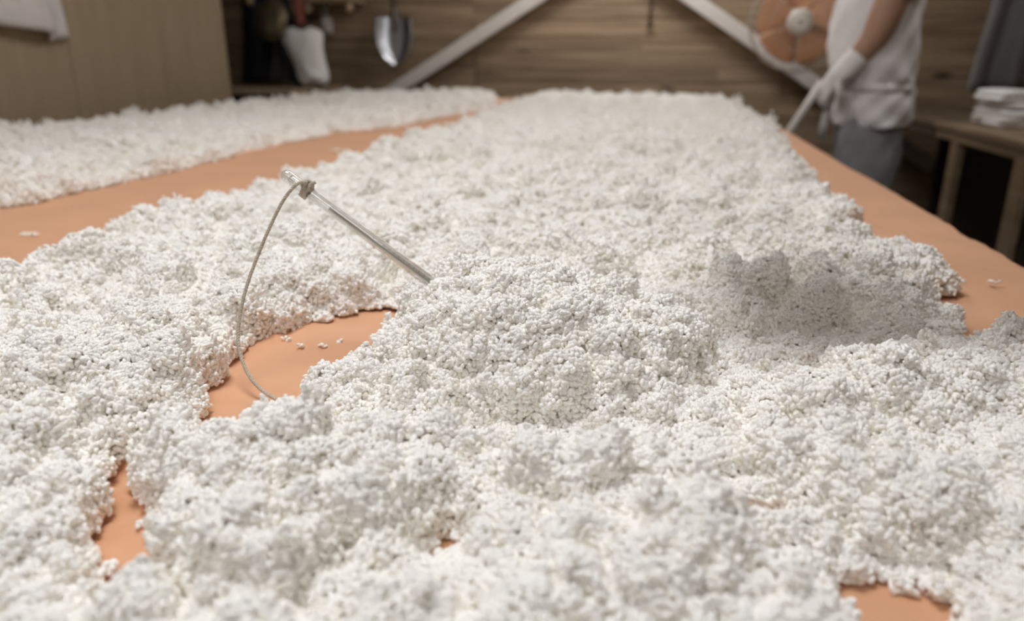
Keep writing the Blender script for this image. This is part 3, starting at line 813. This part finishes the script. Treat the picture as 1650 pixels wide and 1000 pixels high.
# white canvas bag
t = thing('canvas_bag', (-2.38, 5.18, .86), 'crumpled white canvas bag standing on the alcove shelf below the red strip', 'bag')
bm = bmesh.new()
spec = [(.860, -2.36, .06, .05), (.875, -2.36, .105, .07), (.92, -2.362, .115, .085), (.97, -2.37, .112, .085), (1.03, -2.39, .115, .085), (1.09, -2.41, .130, .082), (1.15, -2.43, .150, .080), (1.20, -2.435, .150, .07), (1.225, -2.435, .12, .055), (1.24, -2.43, .06, .035)]
R_ = loft(bm, [(cx, 5.18, z, rx, ry) for z, cx, rx, ry in spec], 30, .05, 4)
bm.faces.new(R_[0][::-1]); bm.faces.new(R_[-1])
rel(from_bm('bag_body', bm, M['white_cloth'], t))
bm = bmesh.new(); R_ = loft(bm, [(-2.34, 5.10, .875, .05, .03), (-2.33, 5.09, .90, .085, .04), (-2.33, 5.09, .93, .088, .04), (-2.34, 5.11, .95, .05, .03)], 24, .07, 8)
bm.faces.new(R_[0][::-1]); bm.faces.new(R_[-1]); rel(from_bm('rolled_hem', bm, M['white_cloth'], t))

# ------------------------------------------------------------------ SHOVEL
t = thing('shovel', (-1.855, 5.52, 1.0), 'steel pointed shovel hanging blade down on the plank wall', 'shovel')
bm = bmesh.new(); nu, nv = 18, 20; G = []
for s in (0, 1):
    g = []
    for j in range(nv + 1):
        v = j / nv; row = []
        w = .138 * (1.0 if v < .38 else max(0, 1 - ((v - .38) / .62) ** 1.9) ** .72 * .98 + .02) * (.93 + .07 * min(1, v * 4))
        for i in range(nu + 1):
            u = i / nu * 2 - 1
            z = .335 - v * .345
            if v < .1: z -= (.012 * abs(u) ** 2)
            y = -.05 + .050 * (1 - u * u) * (1 - v * .3) - .02 * v - s * .003 - .018 * max(0, .35 - abs(u)) * (1 - v)
            row.append(bm.verts.new((u * w, y, z)))
        g.append(row)
    G.append(g)
    for j in range(nv):
        for i in range(nu): bm.faces.new((g[j][i], g[j][i + 1], g[j + 1][i + 1], g[j + 1][i]))
a, b = G
for i in range(nu):
    for j in (0, nv): bm.faces.new((a[j][i], a[j][i + 1], b[j][i + 1], b[j][i]))
for j in range(nv):
    for i in (0, nu): bm.faces.new((a[j][i], a[j + 1][i], b[j + 1][i], b[j][i]))
from_bm('blade', bm, M['steel'], t)
tube('socket', [(0, -.022, .22), (0, -.024, .31), (0, -.026, .40)], [.014, .022, .022], M['dark_steel'], t, 14)
tube('shaft', [(0, -.026, .39), (0, -.026, .95)], .017, M['dark_steel'], t, 12)
tube('grip', [(-.06, -.026, .96), (0, -.026, .95), (.06, -.026, .96)], .018, M['dark_steel'], t, 12)

# ------------------------------------------------------------------ FAN
t = thing('wall_fan', (.80, 4.75, 1.245), 'orange bladed fan with white hub and wire guard on the plank wall', 'fan')
t.rotation_euler = (math.radians(4), 0, math.radians(-8))
FR = .27
bm = bmesh.new(); lathe(bm, [(0, -.075), (.02, -.078), (.05, -.07), (.066, -.055), (.071, -.03), (.071, .0), (.05, .02), (0, .02)], 28, Matrix.Rotation(math.radians(-90), 4, 'X')); 
for v in bm.verts: pass
from_bm('hub', bm, M['fan_white'], t)
bm = bmesh.new(); lathe(bm, [(0, -.083), (.012, -.083), (.016, -.076), (.012, -.07), (0, -.07)], 16, Matrix.Rotation(math.radians(-90), 4, 'X')); from_bm('hub_badge', bm, M['fan_wire'], t)
for k in range(5):
    bm = bmesh.new(); G = []
    a0 = k * 2 * math.pi / 5 + .3
    for s in (0, 1):
        g = []
        for j in range(9):
            r = .05 + (.228 - .05) * j / 8; row = []
            hw = 1.22 * math.sin(.75 + 1.3 * j / 8)
            for i in range(9):
                u = i / 8 - .5; a = a0 + u * hw * 1.05
                y = u * .055 * (1.1 - .4 * j / 8) + s * .003 - .012
                row.append(bm.verts.new((r * math.cos(a), y, r * math.sin(a))))
            g.append(row)
        G.append(g)
        for j in range(8):
            for i in range(8): bm.faces.new((g[j][i], g[j][i + 1], g[j + 1][i + 1], g[j + 1][i]))
    a, b = G
    for i in range(8):
        for j in (0, 8): bm.faces.new((a[j][i], a[j][i + 1], b[j][i + 1], b[j][i])); bm.faces.new((a[i][j], a[i + 1][j], b[i + 1][j], b[i][j]))
    from_bm('blade', bm, M['fan_orange'], t)
bm = bmesh.new()
def ring_pts(r, y, n=48): return [Vector((r * math.cos(2 * math.pi * k / n), y, r * math.sin(2 * math.pi * k / n))) for k in range(n + 1)]
for k in range(40):
    a = 2 * math.pi * k / 40
    sweep(bm, [(r * math.cos(a + tw), y, r * math.sin(a + tw)) for r, y, tw in ((.045, -.10, 0), (.12, -.095, .06), (.22, -.07, .1), (FR, -.02, .12))], .0014, 5)
for r, y in ((.045, -.10), (.15, -.088)): sweep(bm, ring_pts(r, y), .002, 6, False)
o = from_bm('front_guard', bm, M['fan_wire'], t)
bm = bmesh.new(); sweep(bm, ring_pts(FR, -.015, 64), .007, 8, False); from_bm('guard_rim', bm, M['fan_wire'], o)
bm = bmesh.new()
for k in range(24):
    a = 2 * math.pi * k / 24
    sweep(bm, [(r * math.cos(a), y, r * math.sin(a)) for r, y in ((.06, .07), (.16, .065), (FR, -.01))], .0014, 5)
from_bm('back_guard', bm, M['fan_wire'], t)
bm = bmesh.new(); lathe(bm, [(0, .0), (.06, .0), (.075, .03), (.075, .12), (.05, .17), (0, .18)], 24, Matrix.Rotation(math.radians(-90), 4, 'X')); from_bm('motor', bm, M['fan_white'], t)
tube('bracket', [(0.10, .12, -.02), (.16, .35, -.02), (.2, .80, 0.02)], .028, M['fan_white'], t, 12)
tube('bracket_joint', [(0, .12, -.02), (.10, .12, -.02)], .03, M['fan_white'], t, 12)

t = thing('shade_blocker', (.185, .655, 1.14), 'flat wooden tray on four cords, added out of view to shade the rice bed', 'blocker')  # unseen blocker, added only to cast the shade on the right-hand rice
mt = Matrix.Rotation(math.radians(-23), 4, 'Z')
box('board', (-.22, -.075, 0), (.22, .075, .012), M['shelf'], t, mtx=mt)
for a in (-1, 1):
    box('rim', (-.22, a * .075 - .005, .012), (.22, a * .075 + .005, .03), M['shelf'], t, .002, mt)
    for b in (-1, 1):
        p = mt @ Vector((a * .19, b * .07, .012)); tube('cord', [p, p * .6 + Vector((0, 0, .7)), (0, 0, 1.41)], .002, M['cord'], t, 6)

# ------------------------------------------------------------------ BENCH AND TOWELS (right)
M['bench_shaded'] = wood_mat('shaded_bench_wood', (0.085, 0.06, 0.038), (0.14, 0.10, 0.066), 1, knots=False)  # bench wood darkened to paint in the shade on the far bench
def bench(y0, y1, label, legs, wood='bench'):
    t = thing('side_bench', (1.65, (y0 + y1) / 2, 0), label, 'bench', 'wooden side benches')
    rel(box('tabletop', (1.335, y0, .735), (1.95, y1, .762), M[wood], t))
    rel(box('front_rail', (1.345, y0 + .01, .695), (1.385, y1 - .01, .735), M[wood], t))
    rel(box('back_rail', (1.90, y0 + .01, .675), (1.94, y1 - .01, .735), M[wood], t))
    for y in legs:
        rel(box('leg', (1.345, y, 0), (1.378, y + .085, .70), M[wood], t))
    for y in (y0 + .02, y1 - .1): rel(box('back_leg', (1.87, y, 0), (1.93, y + .07, .70), M['dark_hole'], t))  # back legs coloured dark to sink into the shade under the bench
    rel(box('back_board', (1.945, y0, 0), (1.96, y1, .70), M['dark_hole'], t))  # dark sheet added to paint the black shade beneath the bench
    return t
bench(2.33, 3.97, 'near wooden side bench that carries the folded white cloths', (2.38, 3.02, 3.66))
bench(3.98, 5.45, 'far wooden side bench behind the person, shade painted into its wood colour', (4.65, 5.3), 'bench_shaded')
def folded(z, h, x0, x1, y0, y1, seed, label):
    rndf = random.Random(seed); t = thing('folded_cloth', ((x0 + x1) / 2, (y0 + y1) / 2, z), label, 'cloth', 'folded white cloths on the bench')
    n = 3
    for k in range(n):
        bm = bmesh.new(); hh = h / n
        add_box(bm, (x0, y0, z + k * hh), (x1, y1, z + (k + 1) * hh * .985))
        bmesh.ops.bevel(bm, geom=list(bm.edges), offset=hh * .42, segments=3, affect='EDGES')
        bmesh.ops.subdivide_edges(bm, edges=[e for e in bm.edges if e.calc_length() > .15], cuts=8, use_grid_fill=True)
        dx, dy = rndf.uniform(-.015, .015), rndf.uniform(-.012, .012); p1, p2 = rndf.uniform(0, 6), rndf.uniform(0, 6)
        for v in bm.verts:
            v.co.x += dx + .008 * math.sin(v.co.y * 22 + p1 + k); v.co.y += dy + .010 * math.sin(v.co.x * 26 + p2)
            v.co.z += .0035 * math.sin(v.co.x * 24 + p1) * min(1, k + .3)
        rel(from_bm('fold', bm, M['white_cloth'], t))
    return t
folded(.765, .073, 1.47, 1.98, 3.62, 3.93, 5, 'lower folded white cloth lying directly on the near side bench')
folded(.843, .075, 1.475, 1.99, 3.64, 3.94, 6, 'upper folded white cloth, topmost of the stack on the near bench')
# board lying on the floor under the bench
o = box('floor_board', (1.45, 4.0, .0), (1.58, 4.75, .03), M['white_paint'], bevel=.004, mtx=None)
tag(o, 'pale board lying on the dark floor under the far bench', 'board')
# grey hanging sheet
o = drape('grey_sheet', 2.02, 2.3, .62, 1.42, M['grey_sheet'], y=4.55, thick=.012, taper=(.72, 1.16), folds=4, amp=.025, seed=12, bottom=.01, nu=40)
tag(o, 'dark grey sheet hanging behind the bench with the folded cloths', 'sheet')

# ------------------------------------------------------------------ PERSON
def skin_mesh(name, chains, material, parent, sub=2):
    """chains: list of lists of (x, y, z, r); identical coordinates are merged"""
    vs, rs_, es, key = [], [], set(), {}
    for ch in chains:
        prev = None
        for x, y, z, r in ch:
            k = (round(x, 4), round(y, 4), round(z, 4))
            if k not in key: key[k] = len(vs); vs.append((x, y, z)); rs_.append(r)
            i = key[k]
            if prev is not None and prev != i: es.add((prev, i))
            prev = i
    me = bpy.data.meshes.new(name); me.from_pydata(vs, list(es), []); me.update()
    o = link_mesh(name, me, material, parent, smooth=False)
    sk = o.modifiers.new('skin', 'SKIN'); sk.use_smooth_shade = True
    for i, r in enumerate(rs_): me.skin_vertices[0].data[i].radius = r if isinstance(r, tuple) else (r, r)
    me.skin_vertices[0].data[0].use_root = True
    ss = o.modifiers.new('sub', 'SUBSURF'); ss.levels = ss.render_levels = sub
    return o

def fingers(wx, wy, wz, d, side, s=1.0):
    """finger chains from a palm centre, pointing along d (unit), spread along side"""
    d, side = Vector(d).normalized(), Vector(side).normalized(); w = Vector((wx, wy, wz)); up = d.cross(side)
    palm = w + d * .05
    chains = [[(*w, .024 * s), (*palm, .030 * s)]]
    for k, (o, L) in enumerate(((-.030, .062), (-.010, .075), (.010, .070), (.029, .054))):
        b = palm + d * .032 + side * o * s; kn = b + (d * .6 + up * .25).normalized() * L * .45; e = kn + (d * .45 + up * .8).normalized() * L * .5
        chains.append([(*palm, .030 * s), (*b, .012 * s), (*kn, .0095 * s), (*e, .008 * s)])
    th0 = w + d * .02 - side * .034 * s; th1 = th0 + (d * .7 - side * .5 + up * .4).normalized() * .04; th2 = th1 + (d * .8 + up * .5).normalized() * .03
    chains.append([(*w, .024 * s), (*th0, .014 * s), (*th1, .011 * s), (*th2, .009 * s)])
    return chains

PX, PY = .955, 3.60
pr = thing('person', (PX, PY, 0), 'person in white shirt and grey trousers standing at the table edge, arm down', 'person')
hp = (PX, PY, .90)
LW = (.752, 3.44, .985)
RW = (.90, 3.80, .90)
body = [[(*hp, (.13, .15)), (.945, PY, 1.02, (.115, .14)), (.93, PY, 1.18, (.125, .155)), (.935, PY, 1.34, (.115, .17)), (.925, PY, 1.44, .06), (.915, PY, 1.50, .055), (.900, PY, 1.575, (.088, .078)), (.895, PY, 1.66, (.09, .08)), (.90, PY, 1.71, (.06, .055))],
        [(.900, PY, 1.575, .085), (.812, PY, 1.585, .016)],
        [(.900, PY, 1.575, .085), (.915, PY - .082, 1.58, .018)], [(.900, PY, 1.575, .085), (.915, PY + .082, 1.58, .018)],
        [(.935, PY, 1.34, .12), (.945, PY - .17, 1.355, .075), (.90, PY - .19, 1.22, .070), (.86, PY - .19, 1.10, .056), (*LW, .032)],
        [(.935, PY, 1.34, .12), (.945, PY + .17, 1.355, .062), (.955, PY + .20, 1.10, .047), (*RW, .032)],
        [(*hp, .14), (.955, PY - .095, .84, .09), (.945, PY - .10, .48, .062), (.97, PY - .10, .09, .042), (.90, PY - .11, .045, .04), (.83, PY - .12, .035, .03)],
        [(*hp, .14), (.965, PY + .095, .84, .09), (.975, PY + .10, .48, .062), (1.01, PY + .10, .09, .042), (.94, PY + .11, .045, .04), (.87, PY + .12, .035, .03)]]
body += fingers(*RW, (-.2, 0, -.95), (-.9, .2, 0))
def prel(o): o.matrix_parent_inverse = Matrix.Translation((-PX, -PY, 0)); return o
prel(skin_mesh('body', body, M['skin'], pr))
# face: eyes and mouth; hair under a white cap
bm = bmesh.new()
lathe(bm, [(.096, 1.60), (.103, 1.64), (.100, 1.69), (.08, 1.735), (.04, 1.755), (0, 1.76)], 28, Matrix.Translation((.90, PY, 0)))
prel(from_bm('cap', bm, M['white_cloth'], pr))
bm = bmesh.new(); lathe(bm, [(.091, 1.53), (.098, 1.57), (.099, 1.605), (.09, 1.61)], 24, Matrix.Translation((.908, PY, 0)))
for v in list(bm.verts):
    if v.co.x < .868: bm.verts.remove(v)
prel(from_bm('hair', bm, M['hair'], pr))
for s in (-1, 1):
    bm = bmesh.new(); bmesh.ops.create_uvsphere(bm, u_segments=12, v_segments=8, radius=.011, matrix=Matrix.Translation((.818, PY + s * .032, 1.605))); prel(from_bm('eye', bm, M['hair'], pr))
bm = bmesh.new(); bmesh.ops.create_uvsphere(bm, u_segments=12, v_segments=8, radius=1, matrix=Matrix.Translation((.82, PY, 1.545)) @ Matrix.Diagonal((.006, .024, .005, 1))); prel(from_bm('mouth', bm, M['red_cloth'], pr))
# shirt
bm = bmesh.new()
sp = [(.95, .775, .150, .215), (.95, .80, .154, .218), (.948, .86, .156, .215), (.942, .905, .155, .205), (.940, .935, .150, .20), (.935, .96, .158, .205), (.922, 1.02, .170, .21), (.912, 1.10, .172, .21), (.908, 1.18, .170, .21), (.912, 1.26, .165, .212), (.925, 1.34, .150, .215), (.93, 1.39, .125, .19), (.925, 1.43, .085, .12), (.922, 1.45, .066, .075)]
fine = []
for a, b in zip(sp, sp[1:]):
    for k in range(3):
        q = k / 3; fine.append(tuple(a[i] * (1 - q) + b[i] * q for i in range(4)))
fine.append(sp[-1])
loft(bm, [(cx, PY, z, rx, ry) for cx, z, rx, ry in fine], 60, .024, 11)
sh = prel(from_bm('shirt', bm, M['shirt'], pr))
sh.modifiers.new('s', 'SOLIDIFY').thickness = -.004
for s, el in ((-1, (.865, PY - .185, 1.11)), (1, (.955, PY + .20, 1.10))):
    a = Vector((.94, PY + s * .13, 1.35)); b = Vector(el); m = Vector((.945, PY + s * .175, 1.35))
    bm = bmesh.new(); sweep(bm, [a, m, m.lerp(b, .12), m.lerp(b, .2), m.lerp(b, .25)], [.09, .092, .088, .088, .09], 20, False)
    o = from_bm('sleeve', bm, M['shirt'], sh)
    o.modifiers.new('s', 'SOLIDIFY').thickness = -.004
# waist tie: sash band, knot and tails
bm = bmesh.new(); loft(bm, [(.941, PY, .915, .156, .208), (.940, PY, .93, .160, .212), (.939, PY, .95, .158, .210)], 44, .010, 5)
ti = prel(from_bm('waist_tie', bm, M['shirt'], pr)); ti.modifiers.new('s', 'SOLIDIFY').thickness = .006
tube_k = tube('knot', [(.775, PY - .10, .945), (.76, PY - .12, .93), (.77, PY - .10, .91)], .022, M['shirt'], ti, 10)
tube('tie_tail', [(.765, PY - .12, .93), (.742, PY - .125, .86), (.734, PY - .12, .78), (.732, PY - .12, .72)], [.012, .016, .018, .017], M['grey_white'], ti, 10, flat=.5)
# long white glove on the left arm
g = [[(.845, PY - .188, 1.078, .060), (.80, 3.43, 1.03, .054), (*LW, .042)]] + fingers(*LW, (-.55, .12, -.83), (-.3, .9, .2), 1.15)
prel(skin_mesh('glove', g, M['white_cloth'], pr))
# trousers
bm = bmesh.new()
tp = lambda y, off: [(.95 + off, y, .06, .085, .09), (.945 + off, y, .12, .092, .095), (.94 + off, y, .30, .10, .10), (.935 + off, y, .48, .113, .108), (.935 + off, y, .62, .125, .115), (.935 + off * .5, y, .74, .125, .105), (.94, y, .84, .115, .095), (.945, y, .93, .105, .085)]
for y, off in ((PY - .098, -.0), (PY + .098, .04)):
    sp = tp(y, off); fine = []
    for a, b in zip(sp, sp[1:]):
        for k in range(4):
            q = k / 4; fine.append(tuple(a[i] * (1 - q) + b[i] * q for i in range(5)))
    fine.append(sp[-1]); loft(bm, fine, 40, .026, int(y * 10))
tr = prel(from_bm('trousers', bm, M['trousers'], pr)); tr.modifiers.new('s', 'SOLIDIFY').thickness = -.004
for s, off in ((-1, 0), (1, .04)):
    bm = bmesh.new(); loft_r = [(.90 + off, PY + s * .105, .0, .14, .052), (.90 + off, PY + s * .105, .03, .142, .055), (.91 + off, PY + s * .105, .06, .12, .052), (.955 + off, PY + s * .1, .10, .06, .048), (.96 + off, PY + s * .1, .24, .058, .055)]
    r_ = loft(bm, loft_r, 24); bm.faces.new(r_[0][::-1]); bm.faces.new(r_[-1]); prel(from_bm('boot', bm, M['white_cloth'], pr))
# stick held in the gloved hand
o = tube('wooden_stick', [(.700, 3.46, .955), (.64, 3.45, .845), (.56, 3.44, .70), (.40, 3.42, .40)][:3] + [(.545, 3.437, .672)], .017, M['white_paint'], None, 12)
tag(o, 'pale wooden stick held in the gloved hand beside the table edge', 'stick')
